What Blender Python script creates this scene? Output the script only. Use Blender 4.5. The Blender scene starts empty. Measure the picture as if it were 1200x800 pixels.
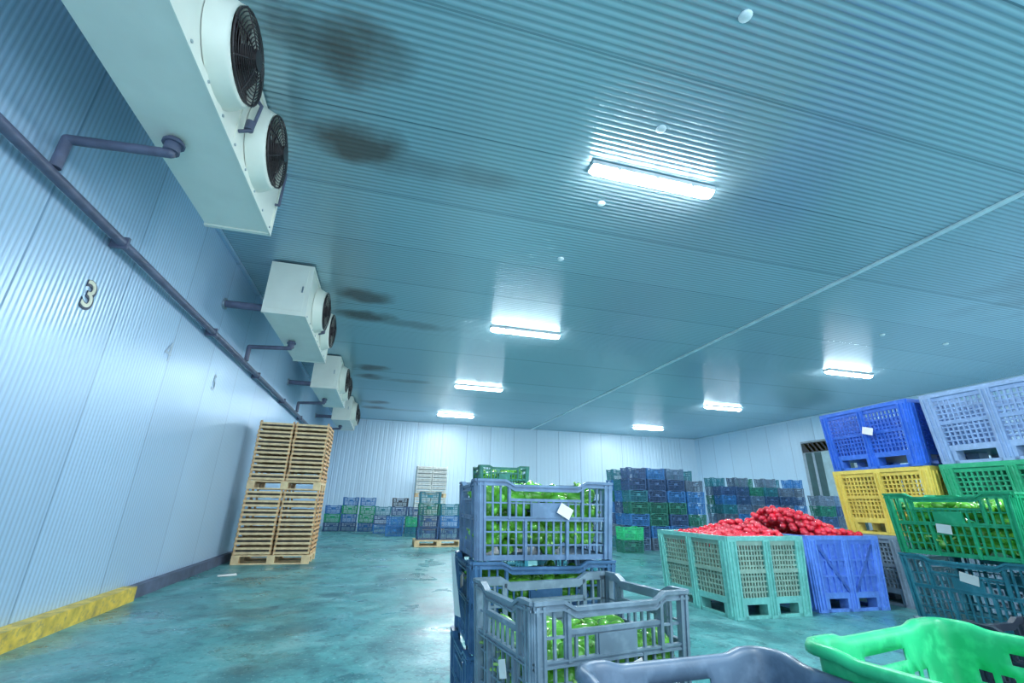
import bpy, math, random
from mathutils import Vector, Matrix
random.seed(7)
D=bpy.data; C=bpy.context
S=1.05
XL,XR,YB,YF,H=-2.57,15.9,21.05,-3.2,4.47
try:
    C.scene.view_settings.view_transform='Standard'
except Exception as e: print(e)

# ------------------------------------------------------------ materials
def new_mat(name):
    m=D.materials.new(name); m.use_nodes=True
    nt=m.node_tree; b=nt.nodes['Principled BSDF']
    return m,nt,b
def mat(name,col,rough=.5,metal=0,var=.15,scale=6,emit=None,estr=0,coat=0,bump=0,wear=None):
    m,nt,b=new_mat(name)
    b.inputs['Roughness'].default_value=rough; b.inputs['Metallic'].default_value=metal
    b.inputs['Coat Weight'].default_value=coat
    if emit:
        b.inputs['Emission Color'].default_value=(*emit,1); b.inputs['Emission Strength'].default_value=estr
    tc=nt.nodes.new('ShaderNodeTexCoord'); n=nt.nodes.new('ShaderNodeTexNoise')
    n.inputs['Scale'].default_value=scale; n.inputs['Detail'].default_value=5
    nt.links.new(tc.outputs['Object'],n.inputs['Vector'])
    r=nt.nodes.new('ShaderNodeValToRGB')
    r.color_ramp.elements[0].position=.3; r.color_ramp.elements[1].position=.7
    r.color_ramp.elements[0].color=(*[c*(1-var) for c in col],1)
    r.color_ramp.elements[1].color=(*[min(1,c*(1+var)) for c in col],1)
    nt.links.new(n.outputs['Fac'],r.inputs['Fac']); out=r.outputs['Color']
    if wear:
        n2=nt.nodes.new('ShaderNodeTexNoise'); n2.inputs['Scale'].default_value=26; n2.inputs['Detail'].default_value=8
        nt.links.new(tc.outputs['Object'],n2.inputs['Vector'])
        mr=nt.nodes.new('ShaderNodeMapRange'); mr.inputs[1].default_value=.5; mr.inputs[2].default_value=.75; mr.inputs[4].default_value=.7
        nt.links.new(n2.outputs['Fac'],mr.inputs[0]); out=mixc(nt,mr.outputs[0],out,wear)
    nt.links.new(out,b.inputs['Base Color'])
    if bump:
        bp=nt.nodes.new('ShaderNodeBump'); bp.inputs['Strength'].default_value=bump
        nt.links.new(n.outputs['Fac'],bp.inputs['Height']); nt.links.new(bp.outputs['Normal'],b.inputs['Normal'])
    return m

def math_node(nt,op,a,b=None,c=None):
    n=nt.nodes.new('ShaderNodeMath'); n.operation=op
    for i,v in enumerate((a,b,c)):
        if v is None: continue
        if isinstance(v,(int,float)): n.inputs[i].default_value=v
        else: nt.links.new(v,n.inputs[i])
    return n.outputs[0]
def mixc(nt,fac,a,b):
    n=nt.nodes.new('ShaderNodeMix'); n.data_type='RGBA'
    if isinstance(fac,(int,float)): n.inputs[0].default_value=fac
    else: nt.links.new(fac,n.inputs[0])
    for i,v in ((6,a),(7,b)):
        if isinstance(v,tuple): n.inputs[i].default_value=(*v,1)
        else: nt.links.new(v,n.inputs[i])
    return n.outputs[2]

def panel_mat(name,col,col2,rough,metal,axis,period,seamw,seamcol,stains=None,rib=None):
    m,nt,b=new_mat(name)
    tc=nt.nodes.new('ShaderNodeTexCoord'); sp=nt.nodes.new('ShaderNodeSeparateXYZ')
    nt.links.new(tc.outputs['Object'],sp.inputs[0])
    n=nt.nodes.new('ShaderNodeTexNoise'); n.inputs['Scale'].default_value=.35; n.inputs['Detail'].default_value=4
    nt.links.new(tc.outputs['Object'],n.inputs['Vector'])
    base=mixc(nt,n.outputs['Fac'],col,col2)
    v=sp.outputs[axis]
    q=math_node(nt,'DIVIDE',v,period); fl=math_node(nt,'FLOOR',q); fr=math_node(nt,'FRACT',q)
    rnd=math_node(nt,'FRACT',math_node(nt,'MULTIPLY',math_node(nt,'SINE',math_node(nt,'MULTIPLY',fl,12.9898)),437.58))
    tone=math_node(nt,'MULTIPLY',rnd,.14)
    base=mixc(nt,tone,base,tuple(c*.35 for c in col))
    if rib:
        per,off,amt=rib
        f=math_node(nt,'FRACT',math_node(nt,'DIVIDE',math_node(nt,'SUBTRACT',v,off),per))
        dd=math_node(nt,'ABSOLUTE',math_node(nt,'SUBTRACT',f,.5))
        mr=nt.nodes.new('ShaderNodeMapRange'); mr.inputs[1].default_value=.3; mr.inputs[2].default_value=.12; mr.inputs[3].default_value=0; mr.inputs[4].default_value=amt
        nt.links.new(dd,mr.inputs[0])
        base=mixc(nt,mr.outputs[0],base,tuple(c*.25 for c in col))
    seam=math_node(nt,'LESS_THAN',fr,seamw/period)
    base=mixc(nt,math_node(nt,'MULTIPLY',seam,.65),base,seamcol)
    if stains:
        ng=nt.nodes.new('ShaderNodeTexNoise'); ng.inputs['Scale'].default_value=1.6; ng.inputs['Detail'].default_value=6
        nt.links.new(tc.outputs['Object'],ng.inputs['Vector'])
        tot=None
        for (x,y,rx,ry,a) in stains:
            dx=math_node(nt,'DIVIDE',math_node(nt,'SUBTRACT',sp.outputs[0],x),rx)
            dy=math_node(nt,'DIVIDE',math_node(nt,'SUBTRACT',sp.outputs[1],y),ry)
            d=math_node(nt,'ADD',math_node(nt,'MULTIPLY',dx,dx),math_node(nt,'MULTIPLY',dy,dy))
            d=math_node(nt,'ADD',d,math_node(nt,'MULTIPLY',math_node(nt,'SUBTRACT',ng.outputs['Fac'],.5),2.6))
            f=math_node(nt,'MULTIPLY',math_node(nt,'MINIMUM',math_node(nt,'MAXIMUM',math_node(nt,'SUBTRACT',1,d),0),1),a)
            tot=f if tot is None else math_node(nt,'MAXIMUM',tot,f)
        base=mixc(nt,tot,base,(.15,.115,.10))
    nt.links.new(base,b.inputs['Base Color'])
    b.inputs['Roughness'].default_value=rough; b.inputs['Metallic'].default_value=metal
    return m

def floor_mat():
    m,nt,b=new_mat('epoxy_floor')
    tc=nt.nodes.new('ShaderNodeTexCoord')
    def noise(s,d=6,dist=0):
        n=nt.nodes.new('ShaderNodeTexNoise'); n.inputs['Scale'].default_value=s; n.inputs['Detail'].default_value=d
        n.inputs['Distortion'].default_value=dist
        nt.links.new(tc.outputs['Object'],n.inputs['Vector']); return n.outputs['Fac']
    def ramp(f,p0,p1):
        r=nt.nodes.new('ShaderNodeMapRange'); r.inputs[1].default_value=p0; r.inputs[2].default_value=p1
        nt.links.new(f,r.inputs[0]); return r.outputs[0]
    c=mixc(nt,ramp(noise(.5,5,.6),.35,.65),(.06,.26,.27),(.11,.36,.37))
    c=mixc(nt,math_node(nt,'MULTIPLY',ramp(noise(2.2,8,1.2),.5,.68),.6),c,(.22,.47,.48))
    c=mixc(nt,math_node(nt,'MULTIPLY',ramp(noise(1.1,9,.8),.5,.64),.75),c,(.035,.13,.15))
    c=mixc(nt,math_node(nt,'MULTIPLY',ramp(noise(6,12,.8),.52,.68),.6),c,(.022,.09,.11))
    c=mixc(nt,math_node(nt,'MULTIPLY',ramp(noise(24,9,.2),.54,.68),.55),c,(.02,.08,.10))
    c=mixc(nt,math_node(nt,'MULTIPLY',ramp(noise(38,6,.2),.6,.68),.5),c,(.36,.58,.58))
    nt.links.new(c,b.inputs['Base Color'])
    rr=nt.nodes.new('ShaderNodeMapRange'); rr.inputs[1].default_value=.35; rr.inputs[2].default_value=.65
    rr.inputs[3].default_value=.22; rr.inputs[4].default_value=.5
    nt.links.new(noise(1.7,6,.5),rr.inputs[0]); nt.links.new(rr.outputs[0],b.inputs['Roughness'])
    bp=nt.nodes.new('ShaderNodeBump'); bp.inputs['Strength'].default_value=.2; bp.inputs['Distance'].default_value=.02
    nt.links.new(noise(9,6,0),bp.inputs['Height']); nt.links.new(bp.outputs['Normal'],b.inputs['Normal'])
    return m

# ------------------------------------------------------------ mesh builder
class MB:
    def __init__(s): s.v=[];s.f=[];s.m=[];s.sm=[]
    def add(s,vs,fs,mi=0,smooth=False):
        o=len(s.v); s.v+= [tuple(p) for p in vs]
        for f in fs: s.f.append([i+o for i in f]); s.m.append(mi); s.sm.append(smooth)
    def box(s,x0,x1,y0,y1,z0,z1,mi=0,T=None):
        vs=[(x0,y0,z0),(x1,y0,z0),(x1,y1,z0),(x0,y1,z0),(x0,y0,z1),(x1,y0,z1),(x1,y1,z1),(x0,y1,z1)]
        if T: vs=[T(p) for p in vs]
        s.add(vs,[(0,3,2,1),(4,5,6,7),(0,1,5,4),(1,2,6,5),(2,3,7,6),(3,0,4,7)],mi)
    def cyl(s,p0,p1,r,n=12,mi=0,r1=None,cap=True):
        p0=Vector(p0);p1=Vector(p1);d=(p1-p0).normalized(); r1=r if r1 is None else r1
        a=d.orthogonal().normalized(); b=d.cross(a)
        vs=[];
        for p,rr in ((p0,r),(p1,r1)):
            for i in range(n):
                t=2*math.pi*i/n; vs.append(p+(a*math.cos(t)+b*math.sin(t))*rr)
        s.add(vs,[(i,(i+1)%n,n+(i+1)%n,n+i) for i in range(n)],mi,True)
        if cap: s.add(vs,[tuple(range(n-1,-1,-1)),tuple(range(n,2*n))],mi)
    def tube(s,pts,r,n=10,mi=0):
        for a,b in zip(pts[:-1],pts[1:]): s.cyl(a,b,r,n,mi)
        for p in pts[1:-1]: s.sphere(p,r*1.02,8,6,mi)
    def sphere(s,c,r,nu=10,nv=7,mi=0,fn=None,M=None):
        vs=[]
        for j in range(1,nv):
            ph=math.pi*j/nv
            for i in range(nu):
                th=2*math.pi*i/nu
                p=Vector((math.sin(ph)*math.cos(th),math.sin(ph)*math.sin(th),math.cos(ph)))
                if fn: p=fn(p,th,ph)
                vs.append(p)
        tp=Vector((0,0,1));bt=Vector((0,0,-1))
        if fn: tp=fn(tp,0,0);bt=fn(bt,0,math.pi)
        vs+=[tp,bt]
        vs=[(M@(p*r) if M else p*r)+Vector(c) for p in vs]
        fs=[]
        for j in range(nv-2):
            for i in range(nu): fs.append((j*nu+i,(j+1)*nu+i,(j+1)*nu+(i+1)%nu,j*nu+(i+1)%nu))
        k=(nv-1)*nu
        for i in range(nu):
            fs.append((k,i,(i+1)%nu)); fs.append((k+1,(nv-2)*nu+(i+1)%nu,(nv-2)*nu+i))
        s.add(vs,fs,mi,True)
    def mesh(s,name,mats):
        me=D.meshes.new(name); me.from_pydata(s.v,[],s.f); 
        for m in mats: me.materials.append(m)
        me.polygons.foreach_set('material_index',s.m); me.polygons.foreach_set('use_smooth',s.sm)
        me.update(); return me
    def obj(s,name,mats,loc=(0,0,0),rz=0,parent=None):
        return place(s.mesh(name,mats),name,loc,rz,parent)
def place(me,name,loc=(0,0,0),rz=0,parent=None):
    o=D.objects.new(name,me); o.location=loc; o.rotation_euler=(0,0,rz)
    C.collection.objects.link(o)
    if parent: o.parent=parent
    return o

# ------------------------------------------------------------ room
RP=.062
st=[]
for k in range(4):
    for dy,al in ((2.87,.8),(3.89,.85)):
        st.append((-.72,dy+4.735*k,.62,.36,al))
    st.append((.1,4.05+4.735*k,1.3,.25,.4))
st.append((10.2,3.6,1.3,1.6,.25))
M_ceil=panel_mat('ceiling_sheet',(.45,.65,.74),(.54,.74,.82),.25,.45,1,1.15,.016,(.12,.2,.24),stains=st,rib=(RP,YF,.36))
M_wl=panel_mat('wall_sheet_left',(.47,.66,.88),(.57,.76,.95),.30,.25,1,1.15,.022,(.14,.25,.4),rib=(.05,YF,.24))
M_wb=panel_mat('wall_sheet_back',(.58,.75,.90),(.66,.82,.94),.4,.1,0,1.15,.03,(.25,.38,.52))
M_wr=panel_mat('wall_sheet_right',(.52,.71,.90),(.60,.79,.93),.4,.1,1,1.15,.03,(.25,.38,.52))
M_floor=floor_mat()
M_yel=mat('yellow_paint',(.72,.50,.07),.5,0,.35,9,wear=(.2,.18,.12))
M_dark=mat('dark_kerb',(.09,.11,.17),.6,0,.3,5)
M_white=mat('white_enamel',(.88,.87,.77),.35,0,.04,3)
M_pipe=mat('pipe_grey',(.11,.12,.19),.4,0,.25,8)
M_black=mat('black_guard',(.03,.02,.022),.4,0,.2,10)
M_steel=mat('galvanised',(.45,.5,.55),.35,.8,.1,20)

def ribbed(name,u0,u1,w0,w1,period,depth,fn,m,seg=6,groove=False):
    vs=[];fs=[];n=int((u1-u0)/period)+1
    us=[]
    for i in range(n):
        if groove:
            for a,d in ((0,0),(.62,0),(.72,1),(.9,1)): us.append((u0+(i+a)*period,d*depth))
        else:
            for k in range(seg): us.append((u0+(i+k/seg)*period,depth*.5*(1-math.cos(2*math.pi*k/seg))))
    us=[u for u in us if u[0]<u1]+[(u1,0)]
    for u,d in us: vs.append(fn(u,w0,d)); vs.append(fn(u,w1,d))
    for i in range(len(us)-1): fs.append((2*i,2*i+1,2*i+3,2*i+2))
    b=MB(); b.add(vs,fs,0,not groove); return b.obj(name,[m])
ribbed('ceiling',YF,YB,XL,XR,RP,.006,lambda u,w,d:(w,u,H+d),M_ceil,seg=8)
ribbed('wall_left',YF,YB,0,H,.05,.003,lambda u,w,d:(XL-d,u,w),M_wl)
ribbed('wall_right',YF,YB,0,H,.19,.006,lambda u,w,d:(XR+d,u,w),M_wr,groove=True)
ribbed('wall_back',XL,XR,0,H,.19,.006,lambda u,w,d:(u,YB+d,w),M_wb,groove=True)
b=MB(); b.box(XL-.1,XR+.1,YF-.1,YB+.1,-.1,0); b.obj('floor',[M_floor])
b=MB(); b.box(6.58,6.66,YF+.02,YB-.02,H-.025,H-.001); b.obj('trim_1',[mat('joint_profile',(.7,.85,.9),.4,.2)])
b=MB(); b.box(XL+.002,XL+.13,YF+.02,6.2,0,.14); b.obj('baseboard_left',[M_yel])
b=MB(); b.box(XL+.002,XL+.09,6.22,YB-.02,0,.13); b.obj('baseboard_left',[M_dark])
b=MB(); b.box(XL+.1,XR-.02,YB-.05,YB-.002,0,.12); b.obj('baseboard_back',[M_wb])
b=MB(); b.box(XL+.002,XL+.05,YF+.02,YB-.02,H-.05,H-.002); b.obj('trim_2',[M_wl])
b=MB(); b.box(XL+.06,XR-.01,YB-.05,YB-.002,H-.06,H-.002); b.obj('trim_3',[M_wb])
b=MB(); b.box(XR-.05,XR-.002,YF+.02,YB-.06,H-.06,H-.002); b.obj('trim_4',[M_wb])

ZP=1.05+2.0*S
b=MB(); b.cyl((XL+.09,YF+.05,ZP),(XL+.09,YB-.1,ZP),.04,12)
y=YF+.5
while y<YB: b.box(XL+.002,XL+.135,y-.015,y+.015,ZP-.055,ZP+.055,1); y+=2.3
b.obj('drain_pipe',[M_pipe,M_pipe])

# wall numbers
M_num=mat('number_plate',(.85,.8,.62),.5); M_numd=mat('number_ink',(.05,.06,.1),.5); M_numf=mat('number_faded',(.44,.55,.66),.5)
def text_mesh(t,size,off,ext):
    cu=D.curves.new('txt','FONT'); cu.body=t; cu.size=size; cu.extrude=ext; cu.align_x='CENTER'; cu.align_y='CENTER'; cu.offset=off
    tmp=D.objects.new('tmp',cu); C.collection.objects.link(tmp); C.view_layer.update()
    me=D.meshes.new_from_object(tmp); D.objects.remove(tmp); me.materials.clear(); return me
for i,(t,y) in enumerate((('3',4.18),('4',5.7),('5',7.2))):
    me=text_mesh(t,.33,.014 if i==0 else 0,.003 if i==0 else .001); me.materials.append(M_numd if i==0 else M_numf)
    o=place(me,'wall_number_sign',(XL+.005,y,2.6)); o.rotation_euler=(math.pi/2,0,math.pi/2)
    if i==0:
        me=text_mesh(t,.33,.0,.004); me.materials.append(M_num)
        place(me,'numeral',(-.01,.006,.004),0,o)

# ------------------------------------------------------------ evaporators
X0,X1=-1.92*S,-1.37*S; ZB0=1.05+2.44*S; 
def evaporator(yn,yf):
    b=MB()
    zb,zt=ZB0,H-.03
    b.box(X0,X1,yn,yf,zb,zt,0)
    b.box(X0-.012,X1+.012,yn-.012,yn+.03,zb-.012,zt,0)
    b.box(X0-.012,X1+.012,yf-.03,yf+.012,zb-.012,zt,0)
    b.box(X1,X1+.014,yn,yf,zb-.012,zb+.06,0); b.box(X1,X1+.014,yn,yf,zt-.05,zt,0)
    b.box(X1,X1+.012,(yn+yf)/2-.02,(yn+yf)/2+.02,zb,zt,0)
    b.box(X0+.05,X1-.05,yn-.02,yn-.012,zb+.06,zt-.08,0)
    b.box(X1-.1,X1-.08,yn-.03,yn-.02,(zb+zt)/2-.05,(zb+zt)/2+.05,3)
    for k in range(9):
        yy=yn+.1+(yf-yn-.2)*k/8
        b.cyl((X1+.012,yy,zb+.03),(X1+.022,yy,zb+.03),.012,6,3)
    zc=(zb+zt)/2
    for yc in ((yn+yf)/2-.455*S,(yn+yf)/2+.455*S):
        R=.33
        n=32
        prof=[(X1+.005,R+.05,0),(X1+.03,R+.045,0),(X1+.12,R,0),(X1+.15,R-.01,0),(X1+.13,R-.03,0),(X1+.03,R-.03,0)]
        vs=[];fs=[]
        for (x,r,_) in prof:
            for i in range(n):
                t=2*math.pi*i/n; vs.append((x,yc+r*math.cos(t),zc+r*math.sin(t)))
        for j in range(len(prof)-1):
            for i in range(n): fs.append((j*n+i,j*n+(i+1)%n,(j+1)*n+(i+1)%n,(j+1)*n+i))
        b.add(vs,fs,0,True)
        b.cyl((X1+.012,yc,zc),(X1+.02,yc,zc),R-.03,32,2)
        b.cyl((X1+.02,yc,zc),(X1+.17,yc,zc),.085,16,2)
        for k in range(5):
            a=2*math.pi*k/5
            e=Vector((0,math.cos(a),math.sin(a))); g=Vector((0,-math.sin(a),math.cos(a)))
            c=Vector((X1+.09,yc,zc))
            vs=[c+e*.08+g*-.06+Vector((-.04,0,0)),c+e*.08+g*.06+Vector((.04,0,0)),c+e*.29+g*.13+Vector((.05,0,0)),c+e*.29-g*.08+Vector((-.05,0,0))]
            b.add(vs,[(0,1,2,3),(3,2,1,0)],2)
        for k in range(12):
            r=.05+(R-.02-.05)*k/11; x=X1+.155+.06*(1-(r/R)**2)
            nn=28; tube=.004 if k<11 else .009
            pts=[Vector((x,yc+r*math.cos(2*math.pi*i/nn),zc+r*math.sin(2*math.pi*i/nn))) for i in range(nn)]
            for i in range(nn): b.cyl(pts[i],pts[(i+1)%nn],tube,4,2,cap=False)
        for k in range(8):
            a=2*math.pi*k/8; 
            p=lambda r:(X1+.158+.06*(1-(r/R)**2),yc+r*math.cos(a),zc+r*math.sin(a))
            b.cyl(p(.04),p(.2),.006,4,2); b.cyl(p(.2),p(R-.01),.006,4,2)
        b.cyl((X1+.2,yc,zc),(X1+.225,yc,zc),.07,16,2)
    ym=(yn+yf)/2
    b.tube([(X1+.012,ym,zc-.25),(X1+.1,ym,zc-.22),(X1+.1,ym+.06,zc+.1),(X1+.02,ym+.06,zc+.2)],.014,8,1)
    b.cyl((X1+.08,ym,zc-.22),(X1+.08,ym,zc-.14),.035,10,1)
    b.tube([(X1+.012,yf-.08,zc-.1),(X1+.05,yf-.08,zc-.1),(X1+.05,yf-.08,zc+.3)],.014,8,1)
    for yy in (yn+.25,yf-.25):
        for xx in (X0+.06,X1-.06): b.cyl((xx,yy,zt-.01),(xx,yy,H),.012,6,3)
    yd=ym+.04; xd=-1.75*S
    b.cyl((xd,yd,zb-.12),(xd,yd,zb-.005),.055,14,1); b.cyl((xd,yd,zb-.05),(xd,yd,zb-.03),.075,14,1)
    b.tube([(xd,yd,zb-.02),(xd,yd,zb-.13),(XL+.1,yd,zb-.17),(XL+.1,yd,ZP+.043)],.036,12,1)
    b.cyl((XL+.02,yn+.12,zb+.1),(X0+.02,yn+.12,zb+.1),.055,12,1)
    b.cyl((XL+.004,yn+.12,zb+.1),(XL+.03,yn+.12,zb+.1),.085,14,3)
    return b.obj('evaporator_unit',[M_white,M_pipe,M_black,M_steel])
for k in range(4):
    yf=(4.26+4.51*k)*S; yn=yf-2.38*S
    evaporator(yn,yf)

# ------------------------------------------------------------ lights
M_dif=mat('light_diffuser',(.9,.95,1),.4,0,0,1,emit=(.86,.96,1),estr=70)
M_lbase=mat('light_base',(.7,.75,.78),.5)
def fixture(x,y):
    b=MB(); L=.75
    b.box(x-L,x+L,y-.075,y+.075,H-.05,H-.001,0)
    n=8
    vs=[];fs=[]
    for xx,sc in ((x-L+.01,.6),(x-L+.05,1),(x+L-.05,1),(x+L-.01,.6)):
        for i in range(n+1):
            t=math.pi*i/n; vs.append((xx,y+.066*math.cos(t)*(.8+.2*sc),H-.05-.065*math.sin(t)*sc))
    for j in range(3):
        for i in range(n): fs.append((j*(n+1)+i,(j+1)*(n+1)+i,(j+1)*(n+1)+i+1,j*(n+1)+i+1))
    fs.append(tuple(range(n+1))); fs.append(tuple(range(4*n+3,3*n+2,-1)))
    b.add(vs,fs,1,True)
    for s in (-1,1):
        for k in (-.45,0,.45): b.box(x+k-.015,x+k+.015,y+s*.07-.012,y+s*.07+.012,H-.075,H-.035,0)
    o=b.obj('ceiling_light_fixture',[M_lbase,M_dif])
    l=D.lights.new('lamp','AREA'); l.shape='RECTANGLE'; l.size=1.4; l.size_y=.12; l.energy=130; l.color=(.86,.96,1)
    lo=D.objects.new('lamp',l); lo.location=(x,y,H-.13); C.collection.objects.link(lo); lo.parent=o
for x,ys in ((2.5,(-1.4,3.48,8.35,13.4,18.4)),(11.5,(-1.4,3.5,8.6,13.4,18.4))):
    for y in ys: fixture(x,y)

M_cap=mat('cap_white',(.75,.85,.9),.4)
for px in ((2.2,1.75),(2.2,2.85),(2.15,4.05),(2.15,5.4),(9.6,6.3),(10.9,4.6),(11.4,6.3)):
    b=MB(); b.sphere((px[0],px[1],H-.004),.05,14,8,0,fn=lambda p,a,c:Vector((p.x,p.y,p.z*.45)))
    b.obj('ceiling_bolt_cap',[M_cap])

# ------------------------------------------------------------ door
b=MB()
b.box(XR-.06,XR-.002,12.3,14.45,0,3.55,0)
b.box(XR-.075,XR-.06,12.45,14.3,0.01,3.1,1)
b.box(XR-.09,XR-.075,13.9,14.0,0.01,3.1,0)
b.box(XR-.09,XR-.075,13.1,13.6,0.01,3.1,2)
b.box(XR-.078,XR-.06,12.35,14.4,3.12,3.48,4)
for k in range(9):
    y0=12.38+k*.2
    vs=[(XR-.085,y0,3.15),(XR-.085,y0+.1,3.15),(XR-.085,y0+.3,3.45),(XR-.085,y0+.2,3.45)]
    b.add(vs,[(0,1,2,3),(3,2,1,0)],3)
b.obj('door_1',[mat('door_frame',(.3,.38,.45),.5),mat('door_leaf',(.03,.09,.1),.5),mat('door_strip',(.35,.5,.55),.3),mat('stripe_yellow',(.95,.72,.02),.5),mat('stripe_black',(.02,.02,.02),.5)])

# ------------------------------------------------------------ produce crates
def crate_mesh(name,L,W,Hc,m,plate=True,cell=.03):
    b=MB(); t=.01
    def T0(p):
        k=.95+.05*(p[2]/Hc); return (p[0]*k,p[1]*k,p[2])
    for side in range(4):
        ll=L if side%2==0 else W; dd=W if side%2==0 else L
        a=side*math.pi/2; ca,sa=round(math.cos(a)),round(math.sin(a))
        def T(p,ca=ca,sa=sa,dd=dd):
            u,w,z=p; y=-dd/2+w
            return T0((u*ca-y*sa,u*sa+y*ca,z))
        hl=ll/2
        hw=.13 if side%2==0 else .09; dip=.018
        prof=[(-hl,0),(-hw-.035,0),(-hw,dip),(hw,dip),(hw+.035,0),(hl,0)]
        for (u0,d0),(u1,d1) in zip(prof[:-1],prof[1:]):
            for (w0,w1,za,zb) in ((-.009,t,.009,0),(-.003,t,.018,.009),(-.008,t,.024,.018)):
                vs=[(u0,w0,Hc-za-d0),(u1,w0,Hc-za-d1),(u1,w1,Hc-za-d1),(u0,w1,Hc-za-d0),(u0,w0,Hc-zb-d0),(u1,w0,Hc-zb-d1),(u1,w1,Hc-zb-d1),(u0,w1,Hc-zb-d0)]
                b.add([T(p) for p in vs],[(0,3,2,1),(4,5,6,7),(0,1,5,4),(1,2,6,5),(2,3,7,6),(3,0,4,7)],0)
        b.box(-hl,hl,0,t,0,.018,0,T)
        b.box(-hl,hl,-.005,t,Hc*.5-.007,Hc*.5-.002,0,T); b.box(-hl,hl,-.001,t,Hc*.5-.002,Hc*.5+.004,0,T); b.box(-hl,hl,-.005,t,Hc*.5+.004,Hc*.5+.009,0,T)
        for fz in (.18,.34,.70): b.box(-hl,hl,.002,t,Hc*fz-.0028,Hc*fz+.0028,0,T)
        b.box(-hw-.02,hw+.02,-.003,t,Hc-dip-.06,Hc-dip-.05,0,T)
        for s in (-1,1):
            b.box(s*(hw+.02)-.005,s*(hw+.02)+.005,-.006,t,Hc*.5,Hc-.02,0,T)
            b.box(s*hl-(.028 if s>0 else 0),s*hl+(.028 if s<0 else 0),-.004,t,0,Hc-.012,0,T)
            b.box(s*(hl-.01)-.004,s*(hl-.01)+.004,-.009,t,0,Hc-.012,0,T)
            b.box(s*(hl-.028)-.004,s*(hl-.028)+.004,-.009,t,0,Hc-.012,0,T)
            b.box(s*.085-.005,s*.085+.005,-.007,t,0,Hc*.5,0,T)
        n=int((ll-.06)/cell)
        for i in range(1,n):
            u=-hl+.03+(ll-.06)*i/n
            b.box(u-.0035,u+.0035,.001,t-.001,.016,Hc*.5,0,T)
            top=Hc-.055-dip if abs(u)<hw else Hc-.02
            b.box(u-.0035,u+.0035,.001,t-.001,Hc*.5,top,0,T)
        if plate and side%2==0: b.box(-.06,.06,-.003,t,Hc*.5+.005,Hc*.5+.055,0,T)
    b.box(-L/2+.004,L/2-.004,-W/2+.004,W/2-.004,.004,.012,0,T0)
    return b.mesh(name,[m])
CC={}
COL={'grey':(.16,.23,.29),'greyblue':(.12,.21,.34),'navy':(.045,.11,.25),'blue':(.04,.20,.48),'teal':(.03,.21,.27),
     'green':(.02,.38,.17),'dkgreen':(.02,.19,.14),'brgreen':(.03,.54,.22),'black':(.03,.04,.06),'steel':(.12,.18,.26),'slate':(.05,.14,.27)}
MCOL={k:mat('crate_plastic_'+k,c,.38,0,.22,7,wear=tuple(min(1,x*1.5+.06) for x in c)) for k,c in COL.items()}
CL,CW,CH=.53,.38,.284
def crate(x,y,z,col,rz=0,size=(CL,CW,CH),name='plastic_crate'):
    key=(col,size)
    if key not in CC: CC[key]=crate_mesh('plastic_crate_mesh',size[0],size[1],size[2]-.003,MCOL[col])
    return place(CC[key],name,(x,y,z+.001),rz)
def stack(x,y,cols,rz=0,z=0,size=(CL,CW,CH),jit=.01):
    out=[]
    for i,c in enumerate(cols):
        out.append(crate(x+random.uniform(-jit,jit),y+random.uniform(-jit,jit),z+i*size[2],c,rz+random.uniform(-jit,jit)*2,size))
    return out

def tub_mesh(name,L,W,Hc,m):
    per=[];r=.035
    def seg(a,b,n): return [a+(b-a)*i/n for i in range(n)]
    hl,hw=L/2,W/2
    nL,nW,nC=36,24,5
    for u in seg(-hl+r,hl-r,nL): per.append((u,-hw,0,-1,'L',u))
    for i in range(nC):
        t=-math.pi/2+math.pi/2*i/nC; per.append((hl-r+r*math.cos(t),-hw+r+r*math.sin(t),math.cos(t),math.sin(t),'C',0))
    for v in seg(-hw+r,hw-r,nW): per.append((hl,v,1,0,'W',v))
    for i in range(nC):
        t=math.pi/2*i/nC; per.append((hl-r+r*math.cos(t),hw-r+r*math.sin(t),math.cos(t),math.sin(t),'C',0))
    for u in seg(hl-r,-hl+r,nL): per.append((u,hw,0,1,'L',u))
    for i in range(nC):
        t=math.pi/2+math.pi/2*i/nC; per.append((-hl+r+r*math.cos(t),hw-r+r*math.sin(t),math.cos(t),math.sin(t),'C',0))
    for v in seg(hw-r,-hw+r,nW): per.append((-hl,v,-1,0,'W',v))
    for i in range(nC):
        t=math.pi+math.pi/2*i/nC; per.append((-hl+r+r*math.cos(t),-hw+r+r*math.sin(t),math.cos(t),math.sin(t),'C',0))
    N=len(per)
    rows=[(0,-.016),(.12,-.013),(.22,-.012),(.26,-.009),(.36,-.008),(.40,-.006),(.50,-.005),(.54,-.003),(.64,-.003),(.76,-.001),(.86,0),(.955,0),(.985,.003),(1,.009),(.995,.016),(.97,.019),(.93,.019)]
    vs=[];fs=[]
    for (f,off) in rows:
        for (x,y,nx,ny,kd,u) in per:
            z=f*Hc
            hw_=.13 if kd=='L' else .09
            if kd!='C' and f>.6:
                k=max(0,min(1,(hw_+.05-abs(u))/.05)); k=k*k*(3-2*k)
                z-= .010*k*min(1,(f-.6)/.2)
            vs.append((x+nx*off,y+ny*off,z))
    hole_rows=(1,3,5,7)
    for j in range(len(rows)-1):
        for i in range(N):
            kd=per[i][4]; kd2=per[(i+1)%N][4]
            hole=False
            if kd!='C' and kd2!='C' and j in hole_rows and i%3!=0 and abs(per[i][5])<(hl if kd=='L' else hw)*.62: hole=True
            if kd!='C' and kd2!='C' and j==9:
                lim=.08 if kd=='L' else .055
                if abs(per[i][5])<lim: hole=True
            if hole: continue
            fs.append((j*N+i,j*N+(i+1)%N,(j+1)*N+(i+1)%N,(j+1)*N+i))
    b=MB(); b.add(vs,fs,0,True)
    b.add([vs[i] for i in range(N)],[tuple(range(N-1,-1,-1))],0)
    return b.mesh(name,[m])
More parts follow.
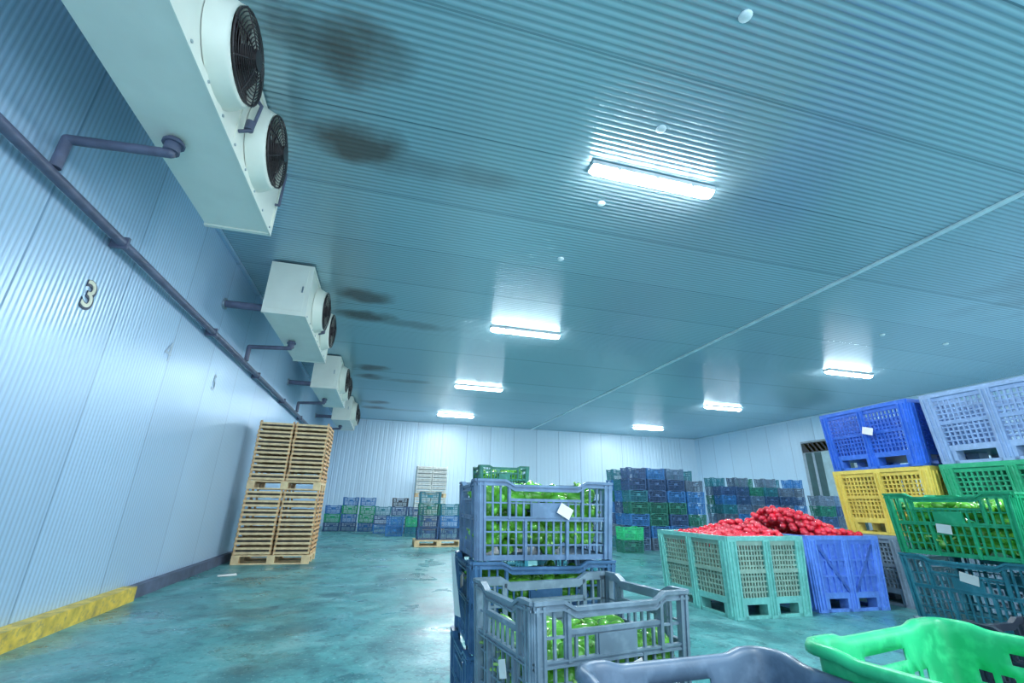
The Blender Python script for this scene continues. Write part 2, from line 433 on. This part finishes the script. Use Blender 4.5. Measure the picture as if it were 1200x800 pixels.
def tub(x,y,z,col,rz,L,W,Hc):
    o=place(tub_mesh('plastic_tub_mesh',L,W,Hc-.004,MCOL[col]),'plastic_crate',(x,y,z+.002),rz)
    md=o.modifiers.new('thick','SOLIDIFY'); md.thickness=.004; md.offset=-1
    return o
M_paper=mat('paper_label',(.85,.82,.78),.6,0,.05,8)
def label(parent,u,z,w=.09,hh=.045,rot=.2,side=0,dd=CW,L=CL):
    b=MB(); b.box(-w/2,w/2,-.001,.001,-hh/2,hh/2)
    me=b.mesh('label',[M_paper]); o=place(me,'label',(0,0,0),0,parent)
    if side==0: o.location=(u,-dd/2-.012,z); o.rotation_euler=(.05,rot,0)
    else: o.location=(-L/2-.012,u,z); o.rotation_euler=(0,rot,math.pi/2)
    return o

# peppers
M_pep=mat('green_pepper_skin',(.13,.42,.045),.25,0,.55,9,coat=.3); M_stem=mat('pepper_stem',(.28,.5,.14),.6)
def pepper(b,c,rr,mi=0):
    M=Matrix.Rotation(random.uniform(0,6.28),3,'Z')@Matrix.Rotation(random.uniform(.6,2.4),3,'X')@Matrix.Rotation(random.uniform(0,6),3,'Y')
    ln=random.uniform(1.3,1.9)
    def fn(p,th,ph):
        k=(1+.13*math.cos(3*th))*(1-.22*(1-p.z)*.5)
        z=p.z*ln
        if ph<.9: z-=.25*math.cos(ph*1.74)
        return Vector((p.x*k,p.y*k,z))
    b.sphere(c,rr,12,8,mi,fn,M)
    d=M@Vector((0,0,1)); c=Vector(c); b.cyl(c+d*rr*(ln-.3),c+d*rr*(ln+.25),rr*.14,6,1)
def pepper_fill(x,y,z0,z1,rz,L=CL,W=CW,n=110,mats=None):
    b=MB()
    for i in range(n):
        px=random.uniform(-L/2+.06,L/2-.06); py=random.uniform(-W/2+.06,W/2-.06)
        pz=random.uniform(z0+.04,z1-.03)
        q=random.random()
        if q<.3: pz=z1-.03-random.uniform(0,.035)
        elif q<.9:
            if random.random()<.6: py=-(W/2-.056)
            else: px=-(L/2-.056)
        pepper(b,(px,py,pz),random.uniform(.026,.033))
    return b.obj('green_peppers',mats or [M_pep,M_stem],(x,y,0),rz)

rx,ry,rr=.607,1.92,.0; RS=(.55,.40,CH)
cs=stack(rx,ry,['navy','slate','slate','greyblue'],rr,size=RS,jit=.004)
label(cs[3],.07,.17,.055,.04,.5,dd=.4); label(cs[2],-.05,.2,.05,.04,.3,1,L=.55)
pepper_fill(rx,ry,3*CH,4*CH-.01,rr,.55,.4,n=260)
pepper_fill(rx,ry,2*CH+.02,3*CH-.03,rr,.55,.4,n=120)
fx,fy,fr=.586,1.40,.18; FS=(.50,.38,.276)
cs=stack(fx,fy,['grey','grey','grey'],fr,size=FS,jit=.002)
label(cs[2],.03,.10,.075,.045,-.25); label(cs[2],-.05,.10,.04,.04,.3,1,L=.5)
pepper_fill(fx,fy,2*.276,3*.276-.10,fr,.5,.38,n=200)
pepper_fill(fx,fy,.276+.1,2*.276-.02,fr,.5,.38,n=60)
b=MB(); b.add([(-.0,-.10,-.10),(.0,.04,-.12),(-.02,.08,.09),(-.03,-.06,.10)],[(0,1,2,3),(3,2,1,0)]); b.obj('paper_sheet',[M_paper],(rx-.275-.03,ry-.05,.77))

SZ=(.46,.38,.25)
stack(.655,.80,['black','grey'],.06,size=SZ,jit=.002)
tub(.655,.80,.5,'steel',.06,.46,.38,.25)
SG=(.54,.38,.263)
stack(1.20,.76,['navy','green'],.2,size=SG,jit=.002)
tub(1.20,.76,2*.263,'brgreen',.2,.54,.38,.263)
rc=stack(2.76,1.63,['navy','grey','teal','green'],-math.pi/2+.0,jit=.006)
label(rc[2],.02,.2,.07,.04,.2); label(rc[3],-.02,.12,.06,.04,.1)
pepper_fill(2.76,1.63,3*CH,4*CH-.02,-math.pi/2,n=170)
stack(2.85,1.06,['navy','grey','teal','green'],-math.pi/2,jit=.006)
stack(2.365,1.19,['grey','steel','black'],-math.pi/2+.02,size=(.52,.34,.22),jit=.003)

stack(1.19,4.9,['navy','teal','navy','dkgreen','dkgreen'],0)
stack(1.95,4.9,['navy','teal','navy','navy'],0)
pepper_fill(1.95,4.9,3*CH+.1,4*CH+.05,0,n=70)
pepper_fill(1.19,4.9,4*CH+.1,5*CH-.02,0,n=50)

pal=['navy','teal','steel','navy','blue','dkgreen','blue','greyblue']
def rnd(n,p=pal): return [random.choice(p) for _ in range(n)]
for i in range(4):
    for j in range(3):
        nn=7 if (i+j)%3 else 6
        if i==0: nn=[7,6,7][j]
        stack(6.3+i*.57,11.0+j*.42,rnd(nn),0)
stack(5.75,10.4,['dkgreen','brgreen'],0); 
for i in range(6):
    for j in range(2): stack(10.9+i*.57,13.2+j*.42,rnd(6+(i*7+j)%2),0)
for i in range(2): stack(12.4+i*.57,11.0,rnd(5),0)
for i in range(2):
    stack(-1.72+i*.57,18.2,['navy','blue','green','blue'] if i else ['navy','green','blue'],0)
stack(-.55,18.0,['blue','green','green','blue'],0)
for i in range(3): stack(.0+i*.56,17.0,[['blue','navy','teal'],['navy','teal','navy','black'][:3+(i%2)],['blue','teal','navy']][i],0)
stack(1.0,15.6,['teal','green'],0); stack(.4,15.7,['blue','blue'],0)
stack(1.15,12.4,['navy','navy','dkgreen','teal'],0,z=.145); stack(1.7,12.4,['navy','blue','teal'],0,z=.145)

# ------------------------------------------------------------ wood
M_wood=mat('pale_wood',(.92,.60,.33),.6,0,.2,10); M_wood2=mat('pale_wood_b',(.74,.41,.19),.6,0,.22,10)
M_wood3=mat('bleached_wood',(.95,.93,.88),.6,0,.08,10)
def wcrate_mesh(mats,L=.595,W=.395,Hc=.15):
    b=MB()
    for s in (-1,1):
        for z0,z1 in ((.012,.048),(.084,.118)):
            b.box(-L/2,L/2,s*(W/2-.004)-.004,s*(W/2-.004)+.004,z0,z1,0)
            b.box(s*(L/2-.008)-.006,s*(L/2-.008)+.006,-W/2,W/2,z0,z1,1)
        for s2 in (-1,1): b.box(min(s*(L/2-.008),s*(L/2-.04)),max(s*(L/2-.008),s*(L/2-.04)),min(s2*(W/2-.008),s2*(W/2-.04)),max(s2*(W/2-.008),s2*(W/2-.04)),0,Hc-.002,1)
        b.box(s*L/4-.02,s*L/4+.02,-W/2+.01,W/2-.01,.004,.012,0)
    for k in range(5): b.box(-L/2+.01,L/2-.01,-W/2+.012+k*.076,-W/2+.07+k*.076,.012,.018,0)
    b.box(-L/2+.02,L/2-.02,-W/2+.02,W/2-.02,.02,.085,2)
    return b.mesh('wooden_crate_mesh',mats)
def pallet_mesh(m,L=1.2,W=.8):
    b=MB()
    for k in range(3):
        y=-W/2+k*(W-.1)/2
        b.box(-L/2,L/2,y,y+.1,0,.022)
        for q in range(3):
            x=-L/2+q*(L-.12)/2; b.box(x,x+.12,y,y+.1,.022,.1)
    for q in range(3):
        x=-L/2+q*(L-.12)/2; b.box(x,x+.12,-W/2,W/2,.1,.122)
    for k in range(5):
        y=-W/2+k*(W-.11)/4; b.box(-L/2,L/2,y,y+.11,.122,.144)
    return b.mesh('wooden_pallet_mesh',[m])
M_fruit=mat('crate_contents',(.06,.05,.04),.7,0,.5,20); M_fruit2=mat('crate_contents_pale',(.6,.58,.54),.7,0,.3,20)
wcm=wcrate_mesh([M_wood,M_wood2,M_fruit]); wcw=wcrate_mesh([M_wood3,M_wood3,M_fruit2])
pm=pallet_mesh(M_wood); 
def wood_stack(x,y,rz,layers,blocks,me):
    z=0; R=Matrix.Rotation(rz,3,'Z')
    for bl in range(blocks):
        place(pm,'wooden_pallet',(x,y,z),rz); z+=.145
        for l in range(layers):
            for i in (-1,1):
                for j in (-1,1):
                    p=R@Vector((i*.305+random.uniform(-.006,.006),j*.2+random.uniform(-.004,.004),0))
                    place(me,'wooden_crate',(x+p.x,y+p.y,z),rz+random.uniform(-.008,.008))
            z+=.15
wood_stack(-1.74,9.45,.0,7,2,wcm)
wood_stack(1.75,19.0,.0,7,2,wcw)
place(pm,'wooden_pallet',(1.42,12.4,0))

# ------------------------------------------------------------ pallet bins
def bin_mesh(name,mp,mpost,style='grid',L=1.0,W=1.2,Hb=.765):
    b=MB(); t=.03
    def T0(p):
        k=.95+.05*(p[2]/Hb); return (p[0]*k,p[1]*k,p[2])
    for side in range(4):
        ll=L if side%2==0 else W; dd=W if side%2==0 else L
        a=side*math.pi/2; ca,sa=round(math.cos(a)),round(math.sin(a))
        def T(p,ca=ca,sa=sa,dd=dd):
            u,w,z=p; y=-dd/2+w
            return T0((u*ca-y*sa,u*sa+y*ca,z))
        hl=ll/2; zb=.13
        b.box(-hl,hl,-.012,t,Hb-.045,Hb,1,T)
        b.box(-hl,hl,0,t,Hb-.09,Hb-.045,0,T)
        b.box(-hl,hl,-.003,t,zb,zb+.06,1,T)
        for c,hw in ((-hl+.08,.08),(0,.08),(hl-.08,.08)):
            b.box(c-hw,c+hw,0,.12,0,zb,1,T)
        b.box(-hl,hl,.0,.05,0,.03,1,T)
        for c,hw in ((-hl+.055,.055),(hl-.055,.055),(0,.045)):
            b.box(c-hw,c+hw,-.014,t,.0,Hb-.04,1,T)
            b.box(c-hw*.55,c-hw*.35,-.03,-.01,.03,Hb-.05,1,T); b.box(c+hw*.35,c+hw*.55,-.03,-.01,.03,Hb-.05,1,T)
        z0,z1=zb+.06,Hb-.09
        for s in (-1,1):
            u0,u1=(.045,hl-.11) if s>0 else (-hl+.11,-.045)
            if style=='grid':
                n=9
                for i in range(1,n):
                    u=u0+(u1-u0)*i/n; b.box(u-.008,u+.008,.004,t-.006,z0,z1,0,T)
                for k in range(1,10):
                    z=z0+(z1-z0)*k/10; b.box(u0,u1,.006,t-.008,z-.0075,z+.0075,0,T)
                m_=(z0+z1)/2; b.box(u0,u1,-.002,t,m_-.02,m_+.02,0,T)
            else:
                b.box(u0,u1,.008,t,z0,z1,0,T)
                for i in range(1,4):
                    u=u0+(u1-u0)*i/4; b.box(u-.009,u+.009,-.012,.01,z0,z1,0,T)
                for k in (1,2):
                    z=z0+(z1-z0)*k/3; b.box(u0,u1,-.008,.01,z-.01,z+.01,0,T)
                ua=u0 if s>0 else u1; ub=u1 if s>0 else u0
                vs=[(ua-.01,-.014,z0),(ua+.03,-.014,z0),(ub+.01,-.014,z1),(ub-.03,-.014,z1),(ua-.01,.01,z0),(ua+.03,.01,z0),(ub+.01,.01,z1),(ub-.03,.01,z1)]
                b.add([T(p) for p in vs],[(0,1,2,3),(3,2,1,0),(0,1,5,4),(2,3,7,6),(1,2,6,5),(3,0,4,7)],0)
    b.box(-L/2+.01,L/2-.01,-W/2+.01,W/2-.01,.13,.15,0,T0)
    return b.mesh(name,[mp,mpost])
def bp(n,c,v=.15): return mat('bin_plastic_'+n,c,.4,0,v,5,wear=tuple(min(1,x*1.2+.07) for x in c))
Bm=bin_mesh('bin_mint',bp('olive',(.28,.42,.34)),bp('mint',(.18,.52,.47)))
Bb=bin_mesh('bin_blue_solid',bp('cobalt',(.10,.22,.70)),bp('cobalt2',(.13,.28,.76)),'solid')
Bg=bin_mesh('bin_grey',bp('grey',(.18,.25,.32)),bp('grey2',(.2,.27,.34)))
Bu=bin_mesh('bin_blue',bp('royal',(.03,.13,.60)),bp('royal2',(.04,.16,.66)))
By=bin_mesh('bin_yellow',bp('yellow',(.74,.55,.10)),bp('yellow2',(.78,.6,.12)))
Bl=bin_mesh('bin_pale',bp('pale',(.24,.36,.60)),bp('pale2',(.28,.40,.62)))
Be=bin_mesh('bin_green',bp('green',(.02,.34,.16)),bp('green2',(.03,.38,.18)))
def pbin(me,x,y,z=0,rz=0): return place(me,'pallet_bin',(x,y,z+.001),rz)
BH=.768
pbin(Bm,3.94,4.87,0,.03)
pbin(Bb,5.14,4.97,0,-.02)
pbin(Bg,6.42,4.40,0); pbin(By,6.40,4.36,BH,-.03); o=pbin(Bu,6.38,4.36,2*BH,-.06)
pbin(Bg,6.40,3.08,0); pbin(Be,6.38,3.06,BH); pbin(Bl,6.38,3.06,2*BH,.0)
pbin(Bg,6.5,5.75,0)
def blab(x,y,z,rx,w,hh):
    b=MB(); b.box(-.002,.002,-w/2,w/2,-hh/2,hh/2); ob=b.obj('paper_label',[M_paper],(x,y,z)); ob.rotation_euler=(rx,0,0)
blab(5.82,4.30,1.54+.45,.3,.13,.09)

# tomatoes
M_tom=mat('tomato_skin',(.80,.02,.045),.18,0,.35,5,coat=.5); M_cal=mat('tomato_calyx',(.06,.22,.03),.6)
M_core=mat('heap_core',(.33,.28,.2),.8,0,.5,14)
def heap(x,y,L,W,z,pk,rz=0,name='tomato_heap',r=.040):
    b=MB(); pxx,pyy,pr,ph=pk
    def hz(u,v):
        d=((x+u-pxx)/pr)**2+((y+v-pyy)/(pr*1.1))**2
        e=max(0,1-(u/(L*.53))**6)*max(0,1-(v/(W*.53))**6)
        return z+ph*math.exp(-d*1.3)*e
    nx=int(L/(r*1.8)); ny=int(W/(r*1.8))
    for lay in range(2):
        for i in range(nx):
            for j in range(ny):
                u=-L/2+r+(L-2*r)*(i+.5*(j%2)*(i<nx-1))/(nx-1)+random.uniform(-.012,.012); v=-W/2+r+(W-2*r)*j/(ny-1)+random.uniform(-.012,.012)
                c=(u,v,hz(u,v)-lay*r*1.3+random.uniform(-.018,.028))
                rr=r*random.uniform(.88,1.08)
                b.sphere(c,rr,12,8,0,fn=lambda p,a,q:Vector((p.x,p.y,p.z*.88)))
                if lay==0 and random.random()<.12:
                    b.cyl((c[0]+.005,c[1],c[2]+rr*.75),(c[0]+.01,c[1],c[2]+rr*1.05),.007,5,1,r1=.004)
    b.box(-L/2+.03,L/2-.03,-W/2+.03,W/2-.03,.16,z-.04,2)
    return b.obj(name,[M_tom,M_cal,M_core],(x,y,0),rz)
pk=(4.72,5.0,.66,.33)
heap(3.94,4.87,.86,1.06,.72,pk,.03)
heap(5.14,4.97,.86,1.06,.74,pk,-.02)

b=MB(); b.add([(-.12,-.09,.004),(.12,-.08,.002),(.13,.09,.012),(-.11,.08,.003)],[(0,1,2,3)]); b.obj('paper_sheet',[M_paper],(-2.05,7.9,0),.4)

# ------------------------------------------------------------ world added as fill light through the left-out wall behind the camera + camera
w=D.worlds.new('World'); C.scene.world=w; w.use_nodes=True
w.node_tree.nodes['Background'].inputs[0].default_value=(.66,.85,1,1); w.node_tree.nodes['Background'].inputs[1].default_value=2.9
l=D.lights.new('fill_portal','AREA'); l.shape='RECTANGLE'; l.size=XR-XL; l.size_y=H
l.cycles.is_portal=True
lo=D.objects.new('fill_portal',l); lo.location=((XL+XR)/2,YF,H/2); lo.rotation_euler=(math.pi/2,0,0); C.collection.objects.link(lo)
F=520
d=Vector((-150,-186,-F)).normalized(); x=Vector((2089,-230.8,-F)); x=(x-d*x.dot(d)).normalized(); u=x.cross(d)
R=Matrix((x,d,u)).to_4x4()
cam=D.cameras.new('camera'); cam.sensor_width=36; cam.lens=F/1200*36; cam.clip_start=.02
co=D.objects.new('camera',cam); C.collection.objects.link(co); co.matrix_world=Matrix.Translation((0,0,1.05))@R
C.scene.camera=co
